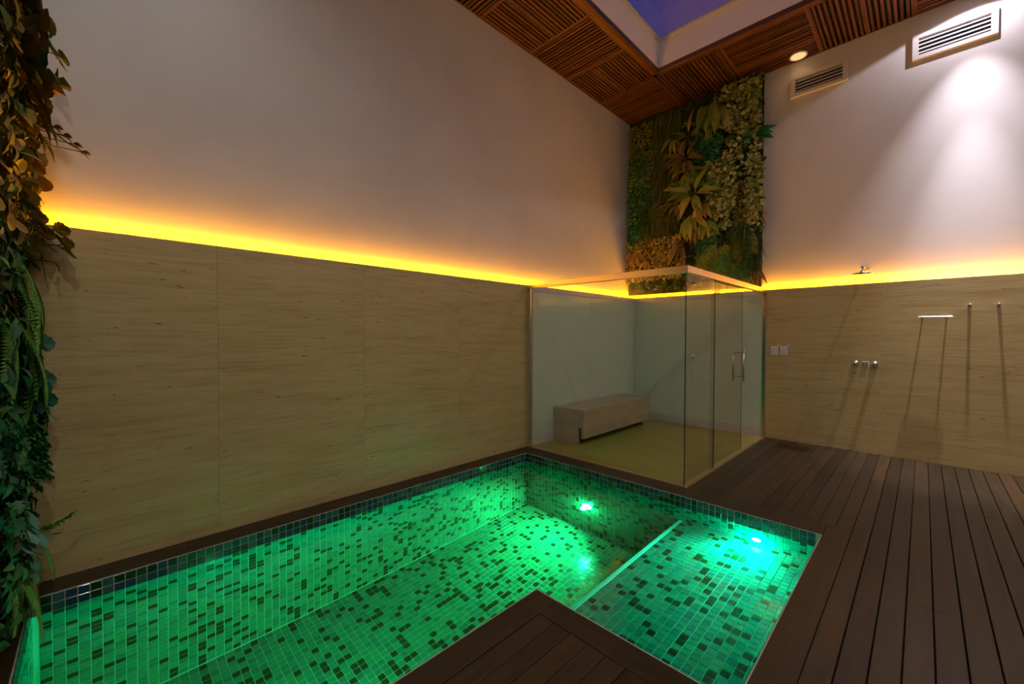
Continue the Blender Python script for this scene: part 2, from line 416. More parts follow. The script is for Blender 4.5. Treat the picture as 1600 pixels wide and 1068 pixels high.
# left wall, far wall, right wall, lane right wall, peninsula end, near wall, floors
nl = int(LY / PT)
face((KX, PFY, -.002), (0, -1, 0), (0, 0, -1), (1, 0, 0), nl, 28, 2)
face((KX, PFY, -.002), (1, 0, 0), (0, 0, -1), (0, -1, 0), 38, 28, 2)
face((KX + 38 * PT, PFY, -.002), (1, 0, 0), (0, 0, -1), (0, -1, 0), 20, 8, 2)
face((PRX, PFY, -.002), (0, -1, 0), (0, 0, -1), (-1, 0, 0), 38, 8, 2)
face((PXX, PYY, -.002), (0, -1, 0), (0, 0, -1), (-1, 0, 0), 40, 28, 2)
face((PXX, PYY, -.002), (1, 0, 0), (0, 0, -1), (0, 1, 0), 20, 8, 2)
face((KX, PNY, -.002), (1, 0, 0), (0, 0, -1), (0, 1, 0), 37, 28, 2)
face((SHX, PFY, HZ - .02), (0, -1, 0), (0, 0, -1), (-1, 0, 0), 38, 19)
face((KX, PFY, DZ), (1, 0, 0), (0, -1, 0), (0, 0, 1), 37, nl)
face((SHX + .026, PFY, HZ), (1, 0, 0), (0, -1, 0), (0, 0, 1), 20, 38)
def in_pool(x, y): return (KX < x < PXX and PNY < y < PFY) or (KX < x < PRX and PYY < y < PFY)
def seen_area(c, U, V, Nn):
    d = CAM - c
    if d.dot(Nn) <= 0: return 0
    t = (0 - c.z) / d.z; h = c + d * t
    if not in_pool(h.x, h.y): return 0
    z = -d.dot(FWD)
    if z < .1: return 0
    u = 800 - 647 * d.dot(RGT) / z; v = 534 + 647 * d.dot(UPV) / z
    if not (-5 < u < 1605 and -5 < v < 1073): return 0
    return abs(d.dot(Nn)) / d.length * (647 * PT / z) ** 2
score = sorted(range(len(tiles)), key=lambda k: -seen_area(*tiles[k][:4]))
NTILE = 298
single = set(score[:NTILE])
sv, sf, sm = [], [], []; nvv = 0
for k, (c, U, V, Nn, mi) in enumerate(tiles):
    X = U if U.cross(V).dot(Nn) > 0 else -U
    M = Matrix.Identity(4)
    for i, a in enumerate((X, V, Nn)):
        for j in range(3): M[j][i] = a[j]
    M.translation = c
    M = M @ Matrix.Rotation(random.gauss(0, .012), 4, 'X') @ Matrix.Rotation(random.gauss(0, .012), 4, 'Y')
    if k in single:
        o = bpy.data.objects.new('tile', TM[mi][0]); COL.objects.link(o); o.parent = pool
        o.matrix_local = Matrix.Translation((-KX, -PNY, 0)) @ M
    else:
        A = np.array(M)
        sv.append(TM[mi][1] @ A[:3, :3].T + A[:3, 3]); sf += [tuple(q + nvv for q in f) for f in TM[mi][2]]; sm += [mi] * 9; nvv += 12
me = bpy.data.meshes.new('tile_field'); me.from_pydata(np.vstack(sv).tolist(), [], sf)
for mt in M_TILES: me.materials.append(mt)
me.polygons.foreach_set('material_index', sm)
P_(tag(link(bpy.data.objects.new('tile_field', me)), kind='stuff'))

# water: an L-shaped body reaching into the grout behind the tiles
e = .0012
out = [(KX - e, PNY - e), (PXX + e, PNY - e), (PXX + e, PYY - e), (PRX + e, PYY - e), (PRX + e, PFY + e), (KX - e, PFY + e)]
bm = bmesh.new()
top = [bm.verts.new((a, b, WZ)) for a, b in out]; bot = [bm.verts.new((a, b, DZ - .02)) for a, b in out]
bm.faces.new(top); bm.faces.new(bot[::-1])
for k in range(6): bm.faces.new((bot[k], bot[(k + 1) % 6], top[(k + 1) % 6], top[k]))
bmesh.ops.recalc_face_normals(bm, faces=bm.faces)
me = bpy.data.meshes.new('water'); bm.to_mesh(me); bm.free(); me.materials.append(M_WATER)
tag(link(bpy.data.objects.new('water', me)), 'still clear water filling the green-lit mosaic pool', 'water', kind='stuff')

# pool lamps
plab = ['bright green underwater lamp on the deep far wall of the pool', 'cyan-white underwater lamp just above the shallow tiled shelf', 'underwater lamp on the pool wall below the deck peninsula']
for (x, y, z, n, aim, c, pw, sw), lb in zip(POOL_LAMPS, plab):
    t = empty('pool_lamp', (x, y, z)); tag(t, lb, 'lamp')
    R_ = .06 if 'deep' in lb else .032
    MB().lathe((0, 0, 0), n, [(R_ * 1.35, -.012), (R_ * 1.35, .004), (R_ * 1.2, .010), (R_, .012), (R_, .004)]).build('bezel', M_STEEL, t)
    lens = emis('lamp_lens', (.55, 1.0, .72) if 'cyan' not in lb else (.75, 1, 1), 9)
    MB().lathe((0, 0, 0), n, [(R_, .006), (R_ * .7, .016), (0, .02)]).build('lens', lens, t)
    pn = Vector(n)
    point(Vector((x, y, z)) + pn * .07, pw, c, .03)
    spot(Vector((x, y, z)) + pn * .04, aim, sw, c, 140, 1.0, .03)

# ------------------------------------------------------------------ shower enclosure
HF = 2.002
sh = empty('shower_enclosure', (SX, SY, 0)); tag(sh, 'clear glass corner shower enclosure with champagne top rail and sliding door', 'shower')
def SB(name, mt, x0, x1, y0, y1, z0, z1, parent=None, bev=0):
    o = box(name, mt, x0 - SX, x1 - SX, y0 - SY, y1 - SY, z0, z1, parent or sh, bev)
    return o
gp = SB('glass_panel', M_GLASS, .05, SX - .006, SY - .005, SY + .005, .012, HF - .062)
SB('glass_edge', M_GLEDGE, SX - .0055, SX + .001, SY - .006, SY + .004, .012, HF - .062, gp)
gp2 = SB('glass_panel', M_GLASS, SX - .005, SX + .005, SY + .006, -1.90, .012, HF - .062)
SB('glass_edge', M_GLEDGE, SX - .005, SX + .005, -1.90, -1.894, .012, HF - .062, gp2)
dr = SB('door_panel', M_GLASS, SX - .021, SX - .013, -1.96, -.93, .014, HF - .064)
SB('glass_edge', M_GLEDGE, SX - .020, SX - .014, -.93, -.9285, .014, HF - .064, dr)
def pull(side):
    a = MB(); xx = (.055 if side > 0 else -.055) - .017; yy = -1.06 - SY
    a.cyl((xx, yy, .845), (xx, yy, 1.225), .0105, seg=12)
    for z in (.895, 1.175): a.cyl((xx, yy, z), (-.017, yy, z), .007, seg=10)
    return a
pull(1).build('handle', M_CHROME, dr); pull(-1).build('handle', M_CHROME, dr)
SB('top_rail', M_SATIN, .0, SX + .022, SY - .022, SY + .022, HF - .064, HF, bev=.002)
SB('top_rail', M_SATIN, SX - .024, SX + .022, SY + .022, .0, HF - .064, HF, bev=.002)
SB('bottom_track', M_SATIN, .05, SX + .012, SY - .012, SY + .010, .003, .014, bev=.002)
SB('bottom_track', M_SATIN, SX - .026, SX + .012, SY + .010, -.02, .003, .014, bev=.002)
SB('wall_channel', M_STEEL, .05, .058, SY - .012, SY + .012, .012, HF - .064)
SB('wall_channel', M_CHROME, SX - .024, SX + .010, -.022, .0, .004, HF - .064, bev=.002)
# steam outlet and bench
sp = empty('steam_outlet', (.985, 0, 1.05)); tag(sp, 'small round steam outlet on the pale back panel inside the shower', 'outlet')
MB().lathe((0, 0, 0), (0, -1, 0), [(.03, 0), (.03, .006), (.012, .01), (.012, .03), (0, .032)], 16).build('nozzle', M_PLATE, sp)
bn = empty('bench', (.28, -1.3, .004)); tag(bn, 'beige stone bench with overhanging front inside the glass shower', 'bench')
def BB(name, x0, x1, y0, y1, z0, z1): return box(name, M_BENCH, x0 - .28, x1 - .28, y0 + 1.3, y1 + 1.3, z0, z1, bn, .002)
Y0, Y1 = -2.13, -.42
BB('seat', .04, .50, Y0, Y1, .395, .44)
BB('front_panel', .462, .50, Y0, Y1, .085, .3945)
for y in (Y0, Y1 - .04):
    o = MB().box(.04 - .28, .415 - .28, y + 1.3, y + .04 + 1.3, 0, .3945, .002).box(.415 - .28, .4615 - .28, y + 1.3, y + .04 + 1.3, .215, .3945).build('side_panel', M_BENCH, bn)

# ------------------------------------------------------------------ back wall fittings
def plate(x, z, lb):
    t = empty('switch_plate', (x, 0, z)); tag(t, lb, 'switch')
    box('cover', M_PLATE, -.042, .042, -.009, 0, -.058, .058, t, .003)
    for i in (-1, 0, 1):
        for j in (-1, 0, 1): box('key', M_PLATE, i * .024 - .009, i * .024 + .009, -.0115, -.0085, j * .032 - .012, j * .032 + .012, t, .001)
    box('indicator', M_PLATE, .035, .060, -.004, 0, .066, .084, t, .001)
plate(2.056, 1.170, 'white square keypad plate nearest the glass shower')
plate(2.160, 1.173, 'white square keypad plate farther from the glass shower')
for x, lb in ((2.892, 'round chrome shower valve on the side nearer the glass enclosure'), (3.063, 'round chrome shower valve on the side nearer the towel bar')):
    t = empty('shower_valve', (x, 0, 1.045)); tag(t, lb, 'valve')
    MB().lathe((0, 0, 0), (0, -1, 0), [(.033, 0), (.033, .006), (.020, .010)]).build('escutcheon', M_STEEL, t)
    MB().lathe((0, 0, 0), (0, -1, 0), [(.022, .010), (.023, .055), (.019, .060), (0, .061)]).build('knob', M_STEEL, t)
t = empty('valve_label', (2.978, 0, 1.048)); tag(t, 'tiny plate with four small squares between two shower valves', 'plate')
box('cover', M_PLATE, -.030, .030, -.006, 0, -.024, .024, t, .002)
for i in (-1, 1):
    for j in (-1, 1): box('inset', M_BLACK, i * .013 - .008, i * .013 + .008, -.0075, -.0055, j * .010 - .006, j * .010 + .006, t)
# rain shower
sx, sy, sz = 2.96, -.27, 2.072
t = empty('rain_shower', (sx, RC, 2.165)); tag(t, 'flat round chrome rain shower head above the amber ledge light', 'shower head')
MB().tube([(0, 0, 0), (0, -.20, .005), (0, sy - RC + .03, .005), (0, sy - RC + .006, -.006), (0, sy - RC, -.03), (0, sy - RC, sz - 2.165 + .02)], .012, seg=12).build('arm', M_CHROME, t)
MB().lathe((0, 0, 0), (0, -1, 0), [(.032, 0), (.032, .006), (.014, .012), (.014, .03)]).build('wall_flange', M_CHROME, t)
MB().lathe((0, sy - RC, sz - 2.165), (0, 0, -1), [(0, -.030), (.024, -.030), (.026, -.012), (.095, -.006), (.10, 0), (.10, .006), (.095, .009), (0, .009)], 32).build('spray_head', M_CHROME, t)
# towel bar
t = empty('towel_bar', (3.545, 0, 1.578)); tag(t, 'slim steel towel bar on two posts beside the shower valves', 'towel bar')
box('bar', M_STEEL, -.125, .125, -.062, -.050, -.006, .006, t, .002)
for x in (-.095, .085): MB().cyl((x, 0, 0), (x, -.056, 0), .008, seg=12).build('post', M_STEEL, t)
for x, lb in ((3.792, 'small steel robe hook nearer the towel bar'), (3.988, 'small steel robe hook farther from the towel bar')):
    t = empty('robe_hook', (x, 0, 1.69)); tag(t, lb, 'hook')
    MB().lathe((0, 0, 0), (0, -1, 0), [(.013, 0), (.013, .012), (.010, .018), (.010, .040), (.014, .046), (.014, .052), (0, .054)], 16).build('peg', M_CHROME, t)
# vents
def vent(x0, x1, z0, z1, lb):
    cx, cz = (x0 + x1) / 2, (z0 + z1) / 2; w, h = (x1 - x0) / 2, (z1 - z0) / 2
    t = empty('air_vent', (cx, RC, cz)); tag(t, lb, 'vent')
    box('backing', M_VENTIN, -w + .03, w - .03, -.003, 0, -h + .03, h - .03, t)
    f = MB(); d = -.038
    for a in ((-w - .02, w + .02, -h - .02, -h + .022), (-w - .02, w + .02, h - .022, h + .02)): f.box(a[0], a[1], d, 0, a[2], a[3])
    for a in ((-w - .02, -w + .03), (w - .03, w + .02)): f.box(a[0], a[1], d, 0, -h + .022, h - .022)
    f.build('frame', M_VENT, t)
    n = 4; hh = (h - .03) * 2
    for k in range(n):
        zc = -h + .03 + hh * (k + .5) / n
        s_ = MB().box(-w + .03, w - .03, -.016, .016, -.0022, .0022).build('slat', M_VENT, t); s_.location = (0, -.020, zc); s_.rotation_euler = (math.radians(48), 0, 0)
vent(2.19, 2.74, 4.515, 4.735, 'white slatted air vent nearer the hanging garden')
vent(3.345, 3.935, 4.470, 4.700, 'white slatted air vent in the bright lamp light, farther from the hanging garden')

# ------------------------------------------------------------------ ceiling
OX, OY, OX2, OY2 = .86, -.94, 4.75, -6.0
c = MB()
zc0, zc1 = HC + .06, HC + .16
e_ = .032
c.box(-RC, OX - e_, YN, RC, zc0, zc1).box(OX2 + e_, XR, YN, RC, zc0, zc1).box(OX - e_, OX2 + e_, OY + e_, RC, zc0, zc1).box(OX - e_, OX2 + e_, YN, OY2 - e_, zc0, zc1)
ceil = c.build('ceiling', M_BLACK); tag(ceil, kind='structure')
WH = 5.37
w_ = MB()
for a in ((OX - .03, OX, OY2, OY + .03), (OX2, OX2 + .03, OY2, OY + .03)): w_.box(a[0], a[1], a[2], a[3], HC + .0305, WH)
w_.box(OX, OX2, OY, OY + .03, HC + .0305, WH); w_.box(OX - .03, OX2 + .03, OY2 - .03, OY2, HC + .0305, WH)
w_.build('skylight_well', M_WELL, ceil)
r_ = MB(); q = .035
r_.box(OX, OX + q, OY2, OY, WH - .03, WH).box(OX2 - q, OX2, OY2, OY, WH - .03, WH).box(OX + q, OX2 - q, OY - q, OY, WH - .03, WH).box(OX + q, OX2 - q, OY2, OY2 + q, WH - .03, WH)
tag(r_.build('window_1', M_PLASTER), kind='structure')
sk = bpy.data.objects['window_1']
for i in range(2):
    a = OX + q + (OX2 - OX - 2 * q) / 2 * i; b = a + (OX2 - OX - 2 * q) / 2
    box('pane', M_SKYGLASS, a + .004, b - .004, OY2 + q, OY - q, WH - .012, WH - .002, sk)
box('mullion', M_PLASTER, (OX + OX2) / 2 - .02, (OX + OX2) / 2 + .02, OY2 + q, OY - q, WH - .05, WH + .01, sk)
# rim of the opening
def rim(x0, x1, y0, y1, m_, z0=HC - .025): box('rim_board', m_, x0, x1, y0, y1, z0, HC + .03, ceil, .003)
rim(OX - .11, OX - .045, OY2, OY + .11, M_SLATY, HC - .006); rim(OX - .044, OX, OY2, OY + .044, M_SLATY, HC - .035)
rim(OX - .11, OX2 + .11, OY + .045, OY + .11, M_SLATX, HC - .006); rim(OX, OX2 + .044, OY, OY + .044, M_SLATX, HC - .035)
rim(OX2 + .045, OX2 + .11, OY2, OY + .045, M_SLATY, HC - .006); rim(OX2, OX2 + .044, OY2, OY, M_SLATY, HC - .035)
rim(OX - .11, OX2 + .11, OY2 - .11, OY2 - .045, M_SLATX, HC - .006); rim(OX, OX2, OY2 - .044, OY2, M_SLATX, HC - .035)
# slatted panels
def slat_panel(x0, x1, y0, y1, along_y, wide, off=True):
    f = MB(); w = .022
    f.box(x0, x1, y0, y0 + w, HC - .004, HC + .03).box(x0, x1, y1 - w, y1, HC - .004, HC + .03)
    f.box(x0, x0 + w, y0 + w, y1 - w, HC - .004, HC + .03).box(x1 - w, x1, y0 + w, y1 - w, HC - .004, HC + .03)
    f.box(x0, x1, y0, y1, HC + .045, HC + .055, mi=1)
    p = f.build('slatted_panel', [M_SLATX if not along_y else M_SLATY, M_BLACK], ceil)
    a, b = (x0, x1) if along_y else (y0, y1)
    n = int(round((b - a - 2 * w) / .049)); pt = (b - a - 2 * w) / n
    for k in range(n):
        c0 = a + w + pt * (k + .5); hw = .0125
        zz = HC - random.uniform(0, .011); 
        if k in wide: hw = .022; zz = HC - .014
        if along_y: o = MB().box(-hw, hw, -(y1 - y0) / 2 + w, (y1 - y0) / 2 - w, 0, .018); loc = (c0, (y0 + y1) / 2, zz); mt = M_SLATY
        else: o = MB().box(-(x1 - x0) / 2 + w, (x1 - x0) / 2 - w, -hw, hw, 0, .018); loc = ((x0 + x1) / 2, c0, zz); mt = M_SLATX
        o = o.build('slat', mt, p); o.location = loc
XS = OX - .11
ysb = [-.835, -1.62, -2.42, -3.25, -4.08, -4.91, -5.74, YN]
slat_panel(-RC, XS, OY + .11, RC, False, (4, 8, 12))
for k, (a, b) in enumerate(zip([OY + .11] + ysb[1:], ysb[1:])):
    slat_panel(-RC, XS, b, a, k % 2 == 0, (8,) if k % 2 == 0 else ())
xsb = [XS, 1.60, 2.50, 3.335, 4.20, 5.05, XR]
for k, (a, b) in enumerate(zip(xsb, xsb[1:])):
    slat_panel(a, b, OY + .11, RC, k % 2 == 0, ((len(xsb) and 15,) if k == 0 else (8,)) if k % 2 == 0 else (5, 11))
for a, b, al in ((OY2 - .11, -3.5, True), (-3.5, OY + .11, False)): slat_panel(OX2 + .11, XR, a, b, al, ())
slat_panel(XS, XR, YN, OY2 - .11, False, ())
# downlights
names_ = ['round amber ceiling downlight beside the hanging garden', 'round white ceiling downlight above the towel hooks',
 'unseen round downlight added as fill along the right wall above the deck', 'unseen round downlight added as fill over the deck near the camera side',
 'unseen round downlight added as fill above the wall behind the camera', 'unseen round downlight added as fill over the near garden']
for (x, y, pw, cl, sz_, bl), lb in zip(DOWNLIGHTS, names_):
    t = empty('downlight', (x, y, HC - .006)); tag(t, lb, 'ceiling light')
    MB().lathe((0, 0, 0), (0, 0, -1), [(.085, -.008), (.100, -.008), (.100, .006), (.094, .010), (.084, .008), (.082, .0)], 32).build('trim_ring', M_PLATE, t)
    lens = emis('downlight_lens', cl, .75 if pw < 10 else 6.0)
    MB().lathe((0, 0, 0), (0, 0, -1), [(.083, .003), (.05, .006), (0, .007)], 32).build('lens', lens, t)
    s_ = spot((x, y, HC - .04), (0, 0, -1), pw, cl, sz_, bl, .02 if 'towel' in lb else .06)
    if 'towel' in lb: spot((x, y, HC - .04), (0, 0, -1), 820, cl, 33, 1.0, .02); spot((x, y, HC - .04), (0, 0, -1), 330, cl, 62, 1.0, .02)

# ------------------------------------------------------------------ plants
def leaf_geo(kind):
    """outline in the XY plane, length along +Y from the origin (unit length), curved in Z"""
    if kind in ('lance', 'oval', 'round', 'broad'):
        wd = {'lance': .10, 'oval': .22, 'round': .46, 'broad': .15}[kind]; n = {'lance': 6, 'oval': 4, 'round': 5, 'broad': 7}[kind]
        V, F = [], []
        for i in range(n + 1):
            t = i / n
            w = wd * (math.sin(PI * min(1, t * .97 + .02)) ** (.6 if kind == 'round' else .8)) if kind != 'lance' else wd * math.sin(PI * t ** .8) ** .9
            if kind == 'broad': w = wd * math.sin(PI * t ** .75) ** .8 * (1 + .10 * math.sin(t * 19))
            if i in (0, n): w = .012
            z = -.35 * t * t * (0.5 if kind == 'round' else 1)
            V += [(-w, t, z + w * .35), (0, t, z), (w, t, z + w * .35)]
        for i in range(n):
            a = 3 * i
            F += [(a, a + 1, a + 4, a + 3), (a + 1, a + 2, a + 5, a + 4)]
        return np.array(V, float), F
    if kind == 'small':
        return np.array([(0, 0, 0), (-.32, .45, .08), (0, .5, 0), (.32, .45, .08), (0, 1, -.12)], float), [(0, 2, 1), (0, 3, 2), (1, 2, 4), (2, 3, 4)]
    if kind == 'disc':
        V = [(0, .5, .0)] + [(.45 * math.cos(a) * (1 + .06 * (k % 2)), .5 + .48 * math.sin(a), .10) for k, a in enumerate(np.linspace(-PI / 2, 3 * PI / 2, 10)[:-1])]
        return np.array(V, float), [(0, 1 + k, 1 + (k + 1) % 9) for k in range(9)]
    if kind == 'scallop':
        n = 22; V = [(0, .35, 0)]; F = []
        for k in range(n):
            a = -PI / 2 + 2 * PI * (k + .5) / n; r = .5 * (1 + .07 * math.cos(k * PI)) * (1 + .1 * math.sin(a))
            V.append((r * .95 * math.cos(a), .48 + r * math.sin(a), .12 * math.cos(3 * a) * .4 + .07))
        return np.array(V, float), [(0, 1 + k, 1 + (k + 1) % n) for k in range(n)]
    if kind == 'holly':
        V = [(0, 0, 0), (0, .35, -.02), (0, .7, -.05), (0, 1, -.12)]
        L_ = [(-.12, .12, .04), (-.34, .22, .1), (-.17, .38, .05), (-.36, .52, .1), (-.14, .66, .04), (-.20, .82, .05)]
        V += L_ + [(-a, b, c) for a, b, c in L_]
        F = []
        for s_ in (4, 10):
            F += [(0, 1, s_ + 2, s_ + 1, s_), (1, 2, s_ + 4, s_ + 3, s_ + 2), (2, 3, s_ + 5, s_ + 4)]
        return np.array(V, float), F
    if kind == 'frond':
        V, F = [], []; n = 22
        def add(v, f):
            o = len(V); V.extend(v); F.extend(tuple(q + o for q in g_) for g_ in f)
        zc = lambda t: -.30 * t * t
        for i in range(8):
            t0, t1 = i / 8, (i + 1) / 8; w = .012 * (1 - t0) + .003
            add([(-w, t0, zc(t0)), (w, t0, zc(t0)), (w, t1, zc(t1)), (-w, t1, zc(t1)), (0, t0, zc(t0) + .01), (0, t1, zc(t1) + .01)], [(0, 4, 5, 3), (4, 1, 2, 5)])
        for i in range(n):
            t = .08 + .9 * i / n; ln = .20 * math.sin(PI * (t * .86 + .10)) ** .7; z = zc(t); hw = .019
            for s_ in (-1, 1):
                add([(0, t - hw, z), (0, t + hw, z), (s_ * ln * .6, t + .045 + hw * .8, z - .01), (s_ * ln * .6, t + .045 - hw, z - .01), (s_ * ln, t + .075, z - .04)], [(0, 1, 2, 3), (3, 2, 4)])
        return np.array(V, float), F
    if kind == 'blade':
        V, F = [], []
        for i in range(5):
            t = i / 4; w = .022 * (1 - t * .8); V += [(-w, t, -.15 * t * t), (w, t, -.15 * t * t)]
        return np.array(V, float), [(2 * i, 2 * i + 1, 2 * i + 3, 2 * i + 2) for i in range(4)]
    if kind == 'sprig':
        V, F = [], []
        def add(v, f):
            o = len(V); V.extend(v); F.extend(tuple(q + o for q in g_) for g_ in f)
        cv = lambda t: (0, t, .38 * t ** 3)
        for i in range(8):
            a, b = cv(i / 8), cv((i + 1) / 8); w = .010
            add([(a[0] - w, a[1], a[2]), (a[0] + w, a[1], a[2]), (b[0] + w, b[1], b[2]), (b[0] - w, b[1], b[2])], [(0, 1, 2, 3)])
        r2 = random.Random(3)
        for i in range(110):
            t = .1 + .9 * i / 110; c_ = Vector(cv(t)); a = r2.uniform(0, 2 * PI); d = Vector((math.cos(a), .55, math.sin(a))).normalized() * r2.uniform(.10, .16)
            s_ = d.cross(Vector((0, 1, .2))).normalized() * .028
            add([tuple(c_ - s_), tuple(c_ + s_), tuple(c_ + d * .7 + s_), tuple(c_ + d), tuple(c_ + d * .7 - s_)], [(0, 1, 2, 3, 4)])
        return np.array(V, float), F
GEO = {k: leaf_geo(k) for k in ('lance', 'oval', 'round', 'broad', 'small', 'disc', 'scallop', 'holly', 'frond', 'blade', 'sprig')}
LM = {}
def leaf_mesh(kind, mk):
    if (kind, mk) not in LM:
        me = bpy.data.meshes.new('leaf'); me.from_pydata(GEO[kind][0].tolist(), [], GEO[kind][1]); me.materials.append(M_LF[mk])
        for p in me.polygons: p.use_smooth = kind in ('lance', 'oval', 'round', 'broad')
        LM[kind, mk] = me
    return LM[kind, mk]
def frame(p, d, n, s):
    d = d.normalized(); n = (n - d * n.dot(d))
    if n.length < 1e-4: n = d.orthogonal()
    n.normalize(); x = d.cross(n)
    M = Matrix.Identity(4)
    for i, a in enumerate((x, d, n)):
        for j in range(3): M[j][i] = a[j] * s
    M.translation = p; return M
class Garden:
    """origin on the wall; local axes: U along the wall, N out of the wall, Z up"""
    def __init__(s, name, loc, U, Nn, label):
        s.root = empty(name, loc); tag(s.root, label, 'plant wall')
        s.U, s.N, s.o = Vector(U), Vector(Nn), Vector(loc); s.nparts = 0; s.n = 0
    def P(s, u, z, n=0): return s.U * u + s.N * n + Vector((0, 0, z))   # relative to root (z absolute with root at z=0)
    def stuff(s, name, kind, mk, region, count, size, depth, droop=.8, spread=.9, lift=0):
        V, F = GEO[kind]; vs, fs = [], []; o = 0
        for k in range(count):
            u, z = region(); dp = random.uniform(*depth)
            d = s.U * random.gauss(0, spread) + Vector((0, 0, -droop + random.gauss(0, spread * .6))) + s.N * (abs(random.gauss(0, .35)) + lift)
            nn = s.N + s.U * random.gauss(0, .45) + Vector((0, 0, .35 + random.gauss(0, .35)))
            M = np.array(frame(s.P(u, z, dp), d, nn, random.uniform(*size)))
            vs.append(V @ M[:3, :3].T + M[:3, 3]); fs += [tuple(q + o for q in f) for f in F]; o += len(V)
        me = bpy.data.meshes.new(name); me.from_pydata(np.vstack(vs).tolist(), [], fs); me.materials.append(M_LF[mk])
        return tag(link(bpy.data.objects.new(name, me), s.root), kind='stuff')
    def plant(s, name, u, z, n, leaves, kind, mk, label=None):
        """leaves: list of (angle from straight up (clockwise seen from the room), size, out) ; each a leaf object on its own petiole"""
        st = MB(); base = s.P(u, z, n); ms = []
        for a, sz, outw in leaves:
            a = math.radians(a); d = (s.U * math.sin(a) + Vector((0, 0, math.cos(a))) + s.N * outw)
            root = base + d.normalized() * sz * .22
            st.tube([base - s.N * (n * .8), base, root + d.normalized() * .01], .004, .0025, 4)
            nn = s.N * 1.0 + Vector((0, 0, .5)) - d * .1
            ms.append(frame(root, d, nn, sz))
        o = st.build(name, M_STEM, s.root)
        for M in ms:
            lf = bpy.data.objects.new('leaf', leaf_mesh(kind, mk)); COL.objects.link(lf); lf.parent = o; lf.matrix_local = M; s.nparts += 1
        return o
def rect(u0, u1, z0, z1): return lambda: (random.uniform(u0, u1), random.uniform(z0, z1))
def ell(u, z, ru, rz):
    def f():
        a = random.uniform(0, 2 * PI); r = math.sqrt(random.random()); return u + ru * r * math.cos(a), z + rz * r * math.sin(a)
    return f
def poly(pts):
    us = [p[0] for p in pts]; zs = [p[1] for p in pts]
    def inside(u, z):
        c_ = False; j = len(pts) - 1
        for i in range(len(pts)):
            if (zs[i] > z) != (zs[j] > z) and u < (us[j] - us[i]) * (z - zs[i]) / (zs[j] - zs[i]) + us[i]: c_ = not c_
            j = i
        return c_
    def f():
        while True:
            u, z = random.uniform(min(us), max(us)), random.uniform(min(zs), max(zs))
            if inside(u, z): return u, z
    return f

# ---- hanging garden on the back wall
g1 = Garden('hanging_garden', (0, RC, 0), (1, 0, 0), (0, -1, 0), 'tall panel of mixed green foliage hanging on the wall above the glass shower')
box('backing_mat', M_MAT, -RC + .006, 1.86, -.035, 0, 2.05, HC - .005, g1.root)
A = g1.stuff
A('foliage', 'small', 'dark', rect(-.13, 1.84, 2.10, 4.93), 6000, (.035, .07), (.02, .09))
A('moss', 'small', 'moss', rect(-.14, .31, 3.85, 4.88), 1500, (.022, .045), (.05, .10))
A('grass', 'blade', 'grass', rect(.30, .74, 3.25, 4.93), 1700, (.16, .34), (.04, .11), 1.6, .16)
A('grass', 'blade', 'grass', rect(.10, .62, 2.95, 3.7), 700, (.16, .30), (.04, .12), 1.6, .16)
A('ivy', 'small', 'deep', poly([(-.15, 4.1), (.1, 4.5), (.26, 4.1), (.28, 3.2), (.1, 2.8), (-.16, 2.8)]), 1500, (.03, .06), (.06, .13))
A('ivy', 'small', 'pale', poly([(-.13, 4.1), (.25, 4.1), (.26, 3.3), (-.13, 3.2)]), 130, (.025, .045), (.11, .15))
A('foliage', 'small', 'deep', ell(1.15, 4.17, .22, .26), 750, (.035, .065), (.08, .18))
A('moss', 'small', 'moss', rect(.82, 1.22, 3.62, 3.93), 800, (.02, .04), (.07, .12))
A('moss', 'small', 'moss', rect(1.52, 1.78, 2.86, 3.55), 900, (.02, .045), (.06, .12))
A('round_leaves', 'disc', 'pale', poly([(1.22, 4.66), (1.40, 4.93), (1.60, 4.93), (1.86, 4.93), (1.86, 4.15), (1.55, 4.2), (1.32, 4.38)]), 900, (.035, .068), (.08, .20))
A('round_leaves', 'disc', 'pale', poly([(1.45, 4.2), (1.86, 4.2), (1.88, 3.7), (1.60, 3.6), (1.3, 3.75)]), 260, (.035, .062), (.08, .19))
A('round_leaves', 'disc', 'pale', poly([(1.16, 3.92), (1.50, 3.98), (1.58, 3.5), (1.50, 2.95), (1.20, 2.78), (1.16, 3.2)]), 720, (.035, .068), (.08, .19))
A('round_leaves', 'disc', 'pale', poly([(1.72, 3.9), (1.88, 3.8), (1.88, 2.8), (1.70, 2.85), (1.68, 3.4)]), 300, (.035, .065), (.08, .18))
A('foliage', 'small', 'deep', ell(1.15, 2.68, .14, .42), 700, (.03, .06), (.08, .15))
A('dry_ivy', 'small', 'gold', rect(-.15, .78, 2.28, 2.95), 1300, (.03, .065), (.05, .15))
A('dry_ivy', 'disc', 'gold', rect(.30, .86, 2.42, 2.95), 240, (.03, .05), (.10, .18))
A('grass', 'blade', 'dark', rect(1.48, 1.86, 2.35, 3.0), 900, (.14, .28), (.05, .15), 1.4, .25)
A('fringe', 'blade', 'gold', rect(1.35, 1.88, 2.10, 2.42), 260, (.08, .20), (.05, .13), 1.2, .35)
P1 = g1.plant
J = lambda a, s: a + random.uniform(-s, s)
def ros(u, z, n, angs, size, kind, mk, name='leafy_plant', out_=.35):
    P1(name, u, z, n, [(J(a, 8), (size if kind == 'frond' else size * .80) * random.uniform(.75, 1.2), out_ + random.uniform(-.15, .35)) for a in list(angs) + ([] if len(angs) < 4 or kind == 'frond' else [angs[0] + 17, angs[2] - 14])], kind, mk)
ros(.90, 4.38, .16, (-95, -60, -130, 75, 100, 160, 190, 215, 20), .30, 'lance', 'bronze')
ros(1.02, 4.50, .14, (-70, 60, 120, 170, 205), .22, 'broad', 'olive')
ros(1.20, 4.80, .15, (160, 172, 184, 196, 150), .46, 'broad', 'olive')
